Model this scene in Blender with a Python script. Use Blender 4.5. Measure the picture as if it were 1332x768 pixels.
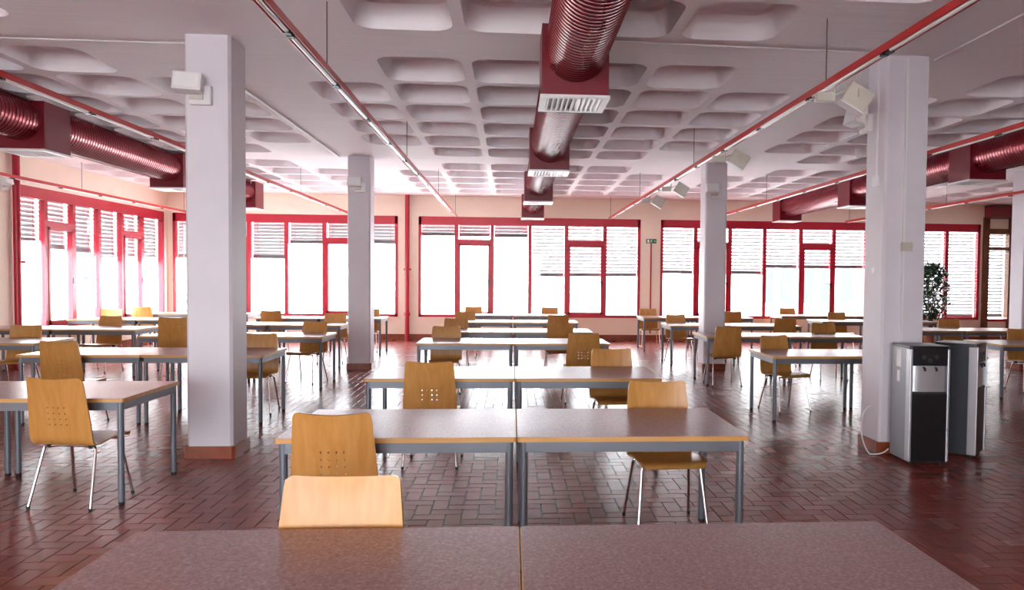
import bpy, math, random
import numpy as np
from mathutils import Matrix, Vector

random.seed(7)
rng = np.random.default_rng(7)
scene = bpy.context.scene
col = scene.collection
for o in list(bpy.data.objects):
    bpy.data.objects.remove(o)

# ------------------------------------------------------------------ camera
CAM_H = 1.58
F_PX, CX, CY = 982.08, 734.75, 396.84
YAW, PITCH, ROLL = [math.radians(a) for a in (-4.04, -1.977, 0.52)]
_fx = np.array([-math.sin(YAW), math.cos(YAW), 0.0])
_rt = np.array([math.cos(YAW), math.sin(YAW), 0.0])
_up = np.array([0.0, 0.0, 1.0])
FWD = _fx * math.cos(PITCH) + _up * math.sin(PITCH)
_u2 = _up * math.cos(PITCH) - _fx * math.sin(PITCH)
RIGHT = _rt * math.cos(ROLL) + _u2 * math.sin(ROLL)
UP = _u2 * math.cos(ROLL) - _rt * math.sin(ROLL)
EYE = np.array([0.0, 0.0, CAM_H])

cam_data = bpy.data.cameras.new('camera')
cam = bpy.data.objects.new('camera', cam_data)
col.objects.link(cam)
cam_data.sensor_fit = 'HORIZONTAL'
cam_data.sensor_width = 36.0
cam_data.lens = F_PX * 36.0 / 1332
cam_data.shift_x = (666 - CX) / 1332
cam_data.shift_y = (CY - 384) / 1332
cam_data.clip_end = 500
cam_data.clip_start = 0.05
M3 = Matrix((RIGHT, UP, -FWD)).transposed()
cam.matrix_world = Matrix.Translation(EYE) @ M3.to_4x4()
scene.camera = cam


def ray(u, v):
    return FWD + RIGHT * (u - CX) / F_PX - UP * (v - CY) / F_PX


def at_y(u, v, Y):          # the point of pixel (u, v) that lies in the plane at depth Y
    d = ray(u, v)
    return EYE + d * (Y / d[1])


def at_x(u, v, X):
    d = ray(u, v)
    return EYE + d * (X / d[0])


def project(P):
    d = np.asarray(P, float) - EYE
    z = d @ FWD
    return CX + F_PX * (d @ RIGHT) / z, CY - F_PX * (d @ UP) / z, z


# ------------------------------------------------------------------ world, exposure
SKY = 9.0
world = bpy.data.worlds.new('overcast_sky')
scene.world = world
world.use_nodes = True
bg = world.node_tree.nodes['Background']
bg.inputs[0].default_value = (0.94, 0.955, 1.0, 1)
bg.inputs[1].default_value = SKY
scene.view_settings.view_transform = 'Standard'
scene.view_settings.look = 'None'
scene.view_settings.gamma = 1.0
scene.view_settings.use_curve_mapping = False
scene.view_settings.exposure = 1.45
scene.cycles.max_bounces = 9
scene.cycles.diffuse_bounces = 6
scene.cycles.glossy_bounces = 4
scene.cycles.transparent_max_bounces = 12
scene.cycles.sample_clamp_indirect = 8.0
scene.cycles.caustics_reflective = False
scene.cycles.caustics_refractive = False

# ------------------------------------------------------------------ dimensions
CEIL = 3.627
FAR = 19.13
XL, XR = -8.39, 15.6
YB = -5.0
SILL, HEAD = 0.60, 3.10
COL_W = 0.383
COLS = [(-2.785, 6.678), (3.378, 6.678), (-2.785, 13.064), (3.378, 13.064), (9.24, 13.064)]


# ------------------------------------------------------------------ materials
def new_mat(name):
    m = bpy.data.materials.new(name)
    m.use_nodes = True
    nt = m.node_tree
    b = nt.nodes['Principled BSDF']
    return m, nt, b


def N(nt, kind, **kw):
    n = nt.nodes.new(kind)
    for k, v in kw.items():
        if k in n.inputs:
            n.inputs[k].default_value = v
        else:
            setattr(n, k, v)
    return n


def plain(name, rgb, rough=0.5, metal=0.0, spec=0.5, vary=0.06, scale=6.0, bump=0.0, bscale=60.0):
    m, nt, b = new_mat(name)
    b.inputs['Roughness'].default_value = rough
    b.inputs['Metallic'].default_value = metal
    b.inputs['Specular IOR Level'].default_value = spec
    tc = N(nt, 'ShaderNodeTexCoord')
    no = N(nt, 'ShaderNodeTexNoise', Scale=scale, Detail=4.0)
    nt.links.new(tc.outputs['Object'], no.inputs['Vector'])
    r = N(nt, 'ShaderNodeValToRGB')
    lo = [max(0, c * (1 - vary)) for c in rgb]
    hi = [min(1, c * (1 + vary)) for c in rgb]
    r.color_ramp.elements[0].color = (*lo, 1)
    r.color_ramp.elements[1].color = (*hi, 1)
    r.color_ramp.elements[0].position = 0.3
    r.color_ramp.elements[1].position = 0.7
    nt.links.new(no.outputs['Fac'], r.inputs['Fac'])
    nt.links.new(r.outputs['Color'], b.inputs['Base Color'])
    if bump:
        n2 = N(nt, 'ShaderNodeTexNoise', Scale=bscale, Detail=3.0)
        nt.links.new(tc.outputs['Object'], n2.inputs['Vector'])
        bp = N(nt, 'ShaderNodeBump', Strength=bump, Distance=0.01)
        nt.links.new(n2.outputs['Fac'], bp.inputs['Height'])
        nt.links.new(bp.outputs['Normal'], b.inputs['Normal'])
    return m


MAT = {}
MAT['wall'] = plain('peach_wall_paint', (0.90, 0.79, 0.66), 0.7, vary=0.03, scale=1.5, bump=0.05)
MAT['white'] = plain('white_column_paint', (0.70, 0.665, 0.715), 0.55, vary=0.03, scale=3, bump=0.08, bscale=40)
MAT['red'] = plain('crimson_frame_paint', (0.46, 0.010, 0.032), 0.35, vary=0.05)
MAT['rail_red'] = plain('red_rail_paint', (0.56, 0.030, 0.028), 0.3, vary=0.05)
MAT['box_red'] = plain('dark_red_sheet_metal', (0.19, 0.004, 0.016), 0.38, vary=0.05)
MAT['brownwood'] = plain('brown_wood', (0.16, 0.055, 0.022), 0.4, vary=0.2, scale=9)
MAT['base'] = plain('terracotta_skirting', (0.25, 0.055, 0.020), 0.3, vary=0.2, scale=12)
MAT['frame'] = plain('grey_steel_tube', (0.155, 0.17, 0.20), 0.35, metal=0.25, vary=0.04)
MAT['chrome'] = plain('chrome', (0.82, 0.82, 0.84), 0.14, metal=1.0, vary=0.02)
MAT['black'] = plain('black_plastic', (0.008, 0.008, 0.010), 0.35, vary=0.1)
MAT['rubber'] = plain('black_rubber', (0.012, 0.012, 0.014), 0.7, vary=0.1)
MAT['silver'] = plain('silver_panel', (0.50, 0.51, 0.54), 0.32, metal=0.55, vary=0.03)
MAT['cooler_grey'] = plain('grey_cooler_panel', (0.26, 0.27, 0.30), 0.4, metal=0.2, vary=0.03)
MAT['charcoal'] = plain('charcoal_panel', (0.035, 0.037, 0.045), 0.4, vary=0.06)  # real dark parts; on the turned cooler's sides its dark is painted shade
MAT['plastic'] = plain('white_plastic', (0.78, 0.77, 0.78), 0.45, vary=0.03)
MAT['beige'] = plain('beige_lamp_metal', (0.56, 0.53, 0.46), 0.4, vary=0.05)
MAT['grille'] = plain('white_grille_metal', (0.80, 0.79, 0.78), 0.4, vary=0.03)
MAT['blind'] = plain('light_grey_blind_slat', (0.45, 0.455, 0.465), 0.5, vary=0.03)
MAT['blind_rail'] = plain('grey_blind_rail', (0.20, 0.205, 0.215), 0.5, vary=0.03)
MAT['tube'] = plain('white_tube_glass', (0.86, 0.84, 0.83), 0.15, vary=0.02)
MAT['paper'] = plain('paper_label', (0.85, 0.85, 0.86), 0.6, vary=0.02)
MAT['green'] = plain('green_sign', (0.015, 0.22, 0.10), 0.4, vary=0.05)
MAT['signwhite'] = plain('white_sign_print', (0.85, 0.88, 0.85), 0.4, vary=0.02)
MAT['bark'] = plain('brown_bark', (0.12, 0.075, 0.045), 0.8, vary=0.25, scale=20)
MAT['leaf'] = plain('dark_green_leaf', (0.020, 0.055, 0.018), 0.4, vary=0.5, scale=14)
MAT['pot'] = plain('terracotta_pot', (0.30, 0.12, 0.06), 0.6, vary=0.1)
MAT['soil'] = plain('potting_soil', (0.03, 0.02, 0.014), 0.9, vary=0.3, scale=60)
MAT['facade'] = plain('pale_facade', (0.75, 0.74, 0.72), 0.8, vary=0.03)
MAT['facade2'] = plain('peach_facade', (0.62, 0.42, 0.30), 0.8, vary=0.04)
MAT['farglass'] = plain('dark_window_glass', (0.055, 0.058, 0.062), 0.6, spec=0.05, vary=0.1)
MAT['ground'] = plain('pale_paving', (0.80, 0.79, 0.78), 0.8, vary=0.08, scale=0.4)
MAT['grout'] = plain('dark_grout', (0.035, 0.018, 0.015), 0.6, vary=0.15, scale=3)


def mat_ceiling():
    m, nt, b = new_mat('board_marked_concrete_paint')
    b.inputs['Roughness'].default_value = 0.7
    g = N(nt, 'ShaderNodeNewGeometry')
    mp = N(nt, 'ShaderNodeMapping')
    mp.inputs['Scale'].default_value = (0.8, 22, 22)
    nt.links.new(g.outputs['Position'], mp.inputs['Vector'])
    no = N(nt, 'ShaderNodeTexNoise', Scale=1.0, Detail=3.0)
    nt.links.new(mp.outputs['Vector'], no.inputs['Vector'])
    no2 = N(nt, 'ShaderNodeTexNoise', Scale=0.9, Detail=4.0)
    nt.links.new(g.outputs['Position'], no2.inputs['Vector'])
    mx = N(nt, 'ShaderNodeMath', operation='ADD')
    nt.links.new(no.outputs['Fac'], mx.inputs[0])
    nt.links.new(no2.outputs['Fac'], mx.inputs[1])
    r = N(nt, 'ShaderNodeValToRGB')
    r.color_ramp.elements[0].position = 0.6
    r.color_ramp.elements[1].position = 1.3
    r.color_ramp.elements[0].color = (0.87, 0.85, 0.89, 1)
    r.color_ramp.elements[1].color = (0.94, 0.92, 0.95, 1)
    nt.links.new(mx.outputs[0], r.inputs['Fac'])
    nt.links.new(r.outputs['Color'], b.inputs['Base Color'])
    bp = N(nt, 'ShaderNodeBump', Strength=0.25, Distance=0.01)
    nt.links.new(no.outputs['Fac'], bp.inputs['Height'])
    nt.links.new(bp.outputs['Normal'], b.inputs['Normal'])
    return m


MAT['ceiling'] = mat_ceiling()


def mat_tile(name, source):
    """glazed terracotta; the colour differs from tile to tile"""
    m, nt, b = new_mat(name)
    b.inputs['Roughness'].default_value = 0.26
    b.inputs['Specular IOR Level'].default_value = 0.28
    if source == 'island':
        s = N(nt, 'ShaderNodeNewGeometry').outputs['Random Per Island']
    else:
        s = N(nt, 'ShaderNodeObjectInfo').outputs['Random']
    r = N(nt, 'ShaderNodeValToRGB')
    e = r.color_ramp.elements
    e[0].color = (0.195, 0.045, 0.037, 1)
    e[1].color = (0.240, 0.061, 0.049, 1)
    k = r.color_ramp.elements.new(0.55)
    k.color = (0.220, 0.053, 0.043, 1)
    nt.links.new(s, r.inputs['Fac'])
    nt.links.new(r.outputs['Color'], b.inputs['Base Color'])
    mr = N(nt, 'ShaderNodeMapRange')
    mr.inputs['To Min'].default_value = 0.245
    mr.inputs['To Max'].default_value = 0.275
    nt.links.new(s, mr.inputs['Value'])
    nt.links.new(mr.outputs['Result'], b.inputs['Roughness'])
    return m


MAT['tile'] = mat_tile('terracotta_floor_tile', 'object')
MAT['tile_field'] = mat_tile('terracotta_floor_field', 'island')


def mat_wood(name, a, c, rough=0.35, stretch=(26, 26, 2.2)):
    m, nt, b = new_mat(name)
    b.inputs['Roughness'].default_value = rough
    tc = N(nt, 'ShaderNodeTexCoord')
    oi = N(nt, 'ShaderNodeObjectInfo')
    ad = N(nt, 'ShaderNodeVectorMath', operation='ADD')
    nt.links.new(tc.outputs['Object'], ad.inputs[0])
    nt.links.new(oi.outputs['Random'], ad.inputs[1])
    mp = N(nt, 'ShaderNodeMapping')
    mp.inputs['Scale'].default_value = stretch
    nt.links.new(ad.outputs[0], mp.inputs['Vector'])
    no = N(nt, 'ShaderNodeTexNoise', Scale=1.0, Detail=6.0, Distortion=0.4)
    nt.links.new(mp.outputs['Vector'], no.inputs['Vector'])
    r = N(nt, 'ShaderNodeValToRGB')
    r.color_ramp.elements[0].position = 0.3
    r.color_ramp.elements[1].position = 0.72
    r.color_ramp.elements[0].color = (*a, 1)
    r.color_ramp.elements[1].color = (*c, 1)
    nt.links.new(no.outputs['Fac'], r.inputs['Fac'])
    nt.links.new(r.outputs['Color'], b.inputs['Base Color'])
    return m


MAT['beech'] = mat_wood('honey_beech_plywood', (0.48, 0.215, 0.048), (0.58, 0.295, 0.085))
MAT['edge'] = mat_wood('beech_edge', (0.50, 0.25, 0.07), (0.62, 0.34, 0.11), 0.4, (3, 30, 30))


def mat_laminate():
    m, nt, b = new_mat('speckled_grey_brown_laminate')
    b.inputs['Roughness'].default_value = 0.30
    tc = N(nt, 'ShaderNodeTexCoord')
    oi = N(nt, 'ShaderNodeObjectInfo')
    ml = N(nt, 'ShaderNodeMath', operation='MULTIPLY')
    ml.inputs[1].default_value = 40.0
    nt.links.new(oi.outputs['Random'], ml.inputs[0])
    no = N(nt, 'ShaderNodeTexNoise', noise_dimensions='4D', Scale=85.0, Detail=5.0, Roughness=0.75)
    nt.links.new(tc.outputs['Object'], no.inputs['Vector'])
    nt.links.new(ml.outputs[0], no.inputs['W'])
    r = N(nt, 'ShaderNodeValToRGB')
    e = r.color_ramp.elements
    e[0].position, e[1].position = 0.32, 0.68
    e[0].color = (0.15, 0.080, 0.078, 1)
    e[1].color = (0.42, 0.33, 0.33, 1)
    k = e.new(0.5)
    k.color = (0.285, 0.155, 0.155, 1)
    nt.links.new(no.outputs['Fac'], r.inputs['Fac'])
    n2 = N(nt, 'ShaderNodeTexNoise', noise_dimensions='4D', Scale=3.0, Detail=3.0)
    nt.links.new(tc.outputs['Object'], n2.inputs['Vector'])
    nt.links.new(ml.outputs[0], n2.inputs['W'])
    mr = N(nt, 'ShaderNodeMapRange')
    mr.inputs['To Min'].default_value = 0.24
    mr.inputs['To Max'].default_value = 0.36
    nt.links.new(n2.outputs['Fac'], mr.inputs['Value'])
    nt.links.new(mr.outputs['Result'], b.inputs['Roughness'])
    nt.links.new(r.outputs['Color'], b.inputs['Base Color'])
    return m


MAT['laminate'] = mat_laminate()


def mat_duct():
    m, nt, b = new_mat('red_spiral_duct_metal')
    b.inputs['Base Color'].default_value = (0.27, 0.011, 0.026, 1)
    b.inputs['Metallic'].default_value = 0.65
    b.inputs['Roughness'].default_value = 0.27
    b.inputs['Coat Weight'].default_value = 0.6
    b.inputs['Coat Roughness'].default_value = 0.15
    no = N(nt, 'ShaderNodeTexNoise', Scale=2.0, Detail=3.0)
    mr = N(nt, 'ShaderNodeMapRange')
    mr.inputs['To Min'].default_value = 0.22
    mr.inputs['To Max'].default_value = 0.36
    nt.links.new(no.outputs['Fac'], mr.inputs['Value'])
    nt.links.new(mr.outputs['Result'], b.inputs['Roughness'])
    return m


MAT['duct'] = mat_duct()


def mat_glass():
    m = bpy.data.materials.new('clear_window_glass')
    m.use_nodes = True
    nt = m.node_tree
    nt.nodes.clear()
    out = N(nt, 'ShaderNodeOutputMaterial')
    tr = N(nt, 'ShaderNodeBsdfTransparent')
    tr.inputs[0].default_value = (0.94, 0.96, 0.96, 1)
    gl = N(nt, 'ShaderNodeBsdfGlossy', Roughness=0.02)
    lw = N(nt, 'ShaderNodeLayerWeight', Blend=0.5)
    pw = N(nt, 'ShaderNodeMath', operation='POWER')
    pw.inputs[1].default_value = 5.0
    nt.links.new(lw.outputs['Facing'], pw.inputs[0])
    fr = N(nt, 'ShaderNodeMath', operation='MULTIPLY_ADD')
    fr.inputs[1].default_value = 0.9
    fr.inputs[2].default_value = 0.04
    nt.links.new(pw.outputs[0], fr.inputs[0])
    mx = N(nt, 'ShaderNodeMixShader')
    nt.links.new(fr.outputs[0], mx.inputs[0])
    nt.links.new(tr.outputs[0], mx.inputs[1])
    nt.links.new(gl.outputs[0], mx.inputs[2])
    nt.links.new(mx.outputs[0], out.inputs[0])
    return m


MAT['glass'] = mat_glass()


# ------------------------------------------------------------------ mesh helpers
class MB:
    def __init__(self):
        self.v, self.f = [], []

    def box(self, x0, x1, y0, y1, z0, z1):
        b = len(self.v)
        self.v += [(x0, y0, z0), (x1, y0, z0), (x1, y1, z0), (x0, y1, z0), (x0, y0, z1), (x1, y0, z1), (x1, y1, z1), (x0, y1, z1)]
        self.f += [tuple(b + i for i in q) for q in ((3, 2, 1, 0), (4, 5, 6, 7), (0, 1, 5, 4), (1, 2, 6, 5), (2, 3, 7, 6), (3, 0, 4, 7))]
        return self

    def quad(self, a, b, c, d):
        n = len(self.v)
        self.v += [a, b, c, d]
        self.f.append((n, n + 1, n + 2, n + 3))
        return self

    def prism(self, outline, z0, z1):
        b, n = len(self.v), len(outline)
        self.v += [(x, y, z0) for x, y in outline] + [(x, y, z1) for x, y in outline]
        self.f.append(tuple(b + n - 1 - i for i in range(n)))
        self.f.append(tuple(b + n + i for i in range(n)))
        for i in range(n):
            j = (i + 1) % n
            self.f.append((b + i, b + j, b + n + j, b + n + i))
        return self

    def tube(self, pts, r, n=10, cap=True):
        pts = [Vector(p) for p in pts]
        rs = r if isinstance(r, (list, tuple)) else [r] * len(pts)
        b = len(self.v)
        t = (pts[1] - pts[0]).normalized()
        a = t.orthogonal().normalized()
        for i, p in enumerate(pts):
            if i == 0:
                tn = (pts[1] - pts[0]).normalized()
            elif i == len(pts) - 1:
                tn = (pts[-1] - pts[-2]).normalized()
            else:
                tn = ((pts[i + 1] - p).normalized() + (p - pts[i - 1]).normalized()).normalized()
            a = (a - tn * a.dot(tn)).normalized()
            c = tn.cross(a)
            for k in range(n):
                w = 2 * math.pi * k / n
                self.v.append(tuple(p + (a * math.cos(w) + c * math.sin(w)) * rs[i]))
        for i in range(len(pts) - 1):
            for k in range(n):
                l = (k + 1) % n
                self.f.append((b + i * n + k, b + i * n + l, b + (i + 1) * n + l, b + (i + 1) * n + k))
        if cap:
            self.f.append(tuple(b + n - 1 - k for k in range(n)))
            e = b + (len(pts) - 1) * n
            self.f.append(tuple(e + k for k in range(n)))
        return self

    def xform(self, M, start=0):
        for i in range(start, len(self.v)):
            self.v[i] = tuple(M @ Vector(self.v[i]))
        return self

    def mesh(self, name, mat, smooth=False, angle=40):
        me = bpy.data.meshes.new(name)
        me.from_pydata(self.v, [], self.f)
        me.materials.append(MAT[mat])
        if smooth:
            me.polygons.foreach_set('use_smooth', [True] * len(me.polygons))
            try:
                me.set_sharp_from_angle(angle=math.radians(angle))
            except Exception:
                pass
        me.update()
        return me

    def build(self, name, mat, parent=None, smooth=False, bevel=0.0):
        o = bpy.data.objects.new(name, self.mesh(name, mat, smooth))
        col.objects.link(o)
        o.parent = parent
        if bevel:
            b = o.modifiers.new('bevel', 'BEVEL')
            b.width = bevel
            b.segments = 2
            b.limit_method = 'ANGLE'
        return o


def rounded(w, d, r, n=5, cx=0.0, cy=0.0):
    pts = []
    for sx, sy, a0 in ((1, 1, 0), (-1, 1, 90), (-1, -1, 180), (1, -1, 270)):
        for k in range(n + 1):
            a = math.radians(a0 + 90 * k / n)
            pts.append((cx + sx * (w / 2 - r) + r * math.cos(a), cy + sy * (d / 2 - r) + r * math.sin(a)))
    return pts


def empty(name, loc=(0, 0, 0), rz=0.0, parent=None):
    o = bpy.data.objects.new(name, None)
    o.empty_display_size = 0.2
    o.location = loc
    o.rotation_euler = (0, 0, rz)
    col.objects.link(o)
    o.parent = parent
    return o


def tag(o, label=None, cat=None, group=None, kind=None):
    if label:
        o['label'] = label
    if cat:
        o['category'] = cat
    if group:
        o['group'] = group
    if kind:
        o['kind'] = kind
    return o


def copy_tree(o, parent=None):
    c = o.copy()
    col.objects.link(c)
    c.parent = parent
    for ch in list(o.children):
        copy_tree(ch, c)
    return c


def share(name, mesh, parent, loc=(0, 0, 0), rot=(0, 0, 0)):
    o = bpy.data.objects.new(name, mesh)
    o.location = loc
    o.rotation_euler = rot
    col.objects.link(o)
    o.parent = parent
    return o


def bezier(p0, p1, p2, p3, n=10):
    out = []
    for i in range(n + 1):
        t = i / n
        out.append(tuple((1 - t) ** 3 * np.array(p0) + 3 * (1 - t) ** 2 * t * np.array(p1) + 3 * (1 - t) * t * t * np.array(p2) + t ** 3 * np.array(p3)))
    return out


ORD = ['first', 'second', 'third', 'fourth', 'fifth', 'sixth', 'seventh']

# ------------------------------------------------------------------ furniture plan (metres)
TW, TD, TH = 1.25, 0.88, 0.74
BLOCKS = {
    'middle': dict(x=-1.22, rows=[1.66, 3.97, 6.32, 9.72, 11.80, 14.40, 17.10]),
    'left': dict(x=-5.13, rows=[5.30, 8.18, 10.72, 13.30, 15.50], dx={3: -0.32}),
    'far-left': dict(x=-8.27, rows=[9.55, 12.00, 14.65, 17.00]),
    'right': dict(x=2.90, rows=[8.17, 11.05, 13.65, 16.50]),
    'far-right': dict(x=6.62, rows=[9.75, 12.55, 15.30, 17.70], dx={2: -0.15, 3: -0.15}),
}
TABLES = []
for bname, b in BLOCKS.items():
    for i, y in enumerate(b['rows']):
        x = b['x'] + b.get('dx', {}).get(i, 0)
        for h in (0, 1):
            TABLES.append((bname, i, h, x + TW * (h + 0.5) + 0.004 * h, y + TD / 2))

# ------------------------------------------------------------------ floor
TILE = 0.107
GAP = 0.006
floor = MB().box(XL - 0.3, XR + 0.3, YB - 0.3, FAR + 0.3, -0.12, -0.006).build('floor', 'grout')
tag(floor, kind='structure')


def tile_mesh():
    w, d, bv, h = 2 * TILE - GAP, TILE - GAP, 0.0015, 0.006
    m = MB()
    o = [(-w / 2, -d / 2), (w / 2, -d / 2), (w / 2, d / 2), (-w / 2, d / 2)]
    m.v += [(x, y, -h) for x, y in o] + [(x, y, -0.0012) for x, y in o] + [(x - math.copysign(bv, x), y - math.copysign(bv, y), 0) for x, y in o]
    m.f.append((8, 9, 10, 11))
    for k in range(4):
        l = (k + 1) % 4
        m.f += [(k, l, 4 + l, 4 + k), (4 + k, 4 + l, 8 + l, 8 + k)]
    return m


TILE_MB = tile_mesh()
tile_data = TILE_MB.mesh('tile', 'tile')
x0i, x1i = int(math.floor(XL / TILE)), int(math.ceil(XR / TILE))
y0i, y1i = int(math.floor(YB / TILE)), int(math.ceil(FAR / TILE))
gx, gy = np.meshgrid(np.arange(x0i, x1i), np.arange(y0i, y1i), indexing='ij')
gx, gy = gx.ravel(), gy.ravel()
hm = (gx - gy) % 4 == 0
vm = (gx - gy) % 4 == 3
cxs = np.concatenate([(gx[hm] + 1.0), (gx[vm] + 0.5)]) * TILE
cys = np.concatenate([(gy[hm] + 0.5), (gy[vm] + 1.0)]) * TILE
rots = np.concatenate([np.zeros(hm.sum()), np.full(vm.sum(), 1)])
ok = (cxs > XL + 0.06) & (cxs < XR - 0.06) & (cys > YB + 0.06) & (cys < FAR - 0.06)
cxs, cys, rots = cxs[ok], cys[ok], rots[ok]
tilt = rng.normal(0, 0.0011, (len(cxs), 2))
lift = rng.normal(0, 0.0004, len(cxs))
# the tiles that show largest: seen from the camera and not behind a table top, a column or a cooler
cand = []
for i in np.where((cys > 1.5) & (cys < 9.0) & (np.abs(cxs) < 6))[0]:
    u, v, z = project((cxs[i], cys[i], 0))
    if z < 0.5 or not (4 < u < 1328 and 4 < v < 764):
        continue
    t = (CAM_H - TH) / CAM_H
    px, py = cxs[i] * t, cys[i] * t
    if any(abs(px - tx) < TW / 2 and abs(py - ty) < TD / 2 for _, _, _, tx, ty in TABLES):
        continue
    if 1152 < u < 1275 and v < 606:
        continue
    if any(cx0 - 0.02 < cxs[i] < cx0 + COL_W + 0.02 and cy0 - 0.02 < cys[i] < cy0 + COL_W + 0.02 for cx0, cy0 in COLS):
        continue
    cand.append((1.0 / z ** 3, i))
cand.sort(reverse=True)
single = set(i for _, i in cand[:300])
for i in sorted(single):
    share('tile', tile_data, floor, (cxs[i], cys[i], lift[i] * 0.5), (tilt[i][0], tilt[i][1], math.pi / 2 if rots[i] else 0))
rest = np.array([i for i in range(len(cxs)) if i not in single])
base_v = np.array(TILE_MB.v)
nv = len(base_v)
V = np.repeat(base_v[None], len(rest), 0)
R = rots[rest].astype(bool)
V[R] = np.stack([-V[R][:, :, 1], V[R][:, :, 0], V[R][:, :, 2]], -1)
V[:, :, 2] += V[:, :, 0] * tilt[rest, 0][:, None] + V[:, :, 1] * tilt[rest, 1][:, None] + lift[rest][:, None] * 0.5
V[:, :, 0] += cxs[rest][:, None]
V[:, :, 1] += cys[rest][:, None]
faces = np.array(TILE_MB.f)
FF = (faces[None] + (np.arange(len(rest)) * nv)[:, None, None]).reshape(-1, 4)
me = bpy.data.meshes.new('tile_field')
me.vertices.add(V.shape[0] * nv)
me.vertices.foreach_set('co', V.reshape(-1))
me.loops.add(FF.size)
me.loops.foreach_set('vertex_index', FF.reshape(-1))
me.polygons.add(len(FF))
me.polygons.foreach_set('loop_start', np.arange(0, FF.size, 4))
me.polygons.foreach_set('loop_total', np.full(len(FF), 4))
me.materials.append(MAT['tile_field'])
me.polygons.foreach_set('use_smooth', np.zeros(len(FF), bool))
me.update(calc_edges=True)
tf = bpy.data.objects.new('tile_field', me)
col.objects.link(tf)
tf.parent = floor
tag(tf, kind='stuff')

# ------------------------------------------------------------------ ceiling with coffers
PX = 0.894
CELL_Y = 0.972
bay_x = [-8.39 + 0.02, -2.23, 3.93, 10.09]      # first rib line of each bay
x_lines = []
for bx_, n in ((-8.36, 6), (-2.231, 6), (3.929, 6), (10.089, 6)):
    x_lines.append([bx_ + PX * k for k in range(n + 1)])
y_lines = [[0.62 + CELL_Y * k for k in range(7)], [7.12 + CELL_Y * k for k in range(7)], [13.60 + CELL_Y * k for k in range(6)]]
OPW, OPD = 0.795, 0.862


def coffer_mesh():
    m = MB()
    n = 6
    outer = []
    op = rounded(OPW, OPD, 0.17, n)
    mid = rounded(OPW - 0.012, OPD - 0.012, 0.165, n)
    top = rounded(OPW - 0.08, OPD - 0.08, 0.15, n)
    top2 = rounded(OPW - 0.14, OPD - 0.14, 0.13, n)
    corners = [(PX / 2, CELL_Y / 2), (-PX / 2, CELL_Y / 2), (-PX / 2, -CELL_Y / 2), (PX / 2, -CELL_Y / 2)]
    k = len(op)
    rings = [[(x, y, 0) for x, y in op], [(x, y, 0.03) for x, y in mid], [(x, y, 0.20) for x, y in top], [(x, y, 0.225) for x, y in top2]]
    for rg in rings:
        m.v += rg
    for a in range(3):
        for i in range(k):
            j = (i + 1) % k
            m.f.append((a * k + i, a * k + j, (a + 1) * k + j, (a + 1) * k + i))
    m.f.append(tuple(3 * k + i for i in range(k)))
    b = len(m.v)
    m.v += [(x, y, 0) for x, y in corners]
    for q in range(4):
        for i in range(n):
            m.f.append((b + q, q * (n + 1) + i + 1, q * (n + 1) + i))
        m.f.append((b + q, b + (q + 1) % 4, ((q + 1) % 4) * (n + 1), q * (n + 1) + n))
    return m


coffer_data = coffer_mesh().mesh('coffer', 'ceiling', True, 22)
coffers = []
for bi, xs in enumerate(x_lines):
    for bj, ys in enumerate(y_lines):
        if bi == 3 and bj != 2:
            continue
        for i in range(len(xs) - 1):
            for j in range(len(ys) - 1):
                if bj == 0 and j < 2:
                    continue
                corner_x = i in (0, len(xs) - 2)
                corner_y = (j == 0) or (j == 5)
                if corner_x and corner_y:
                    continue
                coffers.append((bi, bj, i, j))
allx = sorted(set([XL - 0.3, XR + 0.3] + [x for xs in x_lines for x in xs]))
ally = sorted(set([YB - 0.3, FAR + 0.3] + [y for ys in y_lines for y in ys]))
used = set()
for bi, bj, i, j in coffers:
    used.add((allx.index(x_lines[bi][i]), ally.index(y_lines[bj][j])))
cm = MB()
for a in range(len(allx) - 1):
    for b in range(len(ally) - 1):
        if (a, b) not in used:
            cm.quad((allx[a], ally[b], CEIL), (allx[a], ally[b + 1], CEIL), (allx[a + 1], ally[b + 1], CEIL), (allx[a + 1], ally[b], CEIL))
cm.box(XL - 0.3, XR + 0.3, YB - 0.3, FAR + 0.3, CEIL + 0.40, CEIL + 0.55)
ceiling = cm.build('ceiling', 'ceiling')
tag(ceiling, kind='structure')
for bi, bj, i, j in coffers:
    share('coffer', coffer_data, ceiling, ((x_lines[bi][i] + x_lines[bi][i + 1]) / 2, (y_lines[bj][j] + y_lines[bj][j + 1]) / 2, CEIL))

# ------------------------------------------------------------------ walls
GROUPS_FAR = [
    ('left', [-8.26, -7.36, -6.46, -5.56, -4.64, -3.74, -2.85]),
    ('middle', [-2.32, -1.39, -0.50, 0.46, 1.38, 2.36, 3.26]),
    ('right', [3.80, 4.70, 5.60, 6.51, 7.47, 8.35, 9.25]),
    ('far-right', [9.92, 10.66, 11.40, 12.30]),
]
GROUPS_LEFT = [[13.50, 14.28, 15.16, 16.06, 16.97, 17.87, 18.89]]
WT = 0.25


def wall_with_openings(name, a0, a1, openings, place, mat='wall'):
    """place(a0, a1, z0, z1) -> box extents; openings are spans along the wall"""
    m = MB()
    m.box(*place(a0, a1, HEAD, CEIL + 0.4))
    m.box(*place(a0, a1, -0.1, SILL))
    cur = a0
    for s, e in openings:
        if s > cur:
            m.box(*place(cur, s, SILL, HEAD))
        cur = e
    if cur < a1:
        m.box(*place(cur, a1, SILL, HEAD))
    o = m.build(name, mat)
    tag(o, kind='structure')
    return o


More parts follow.
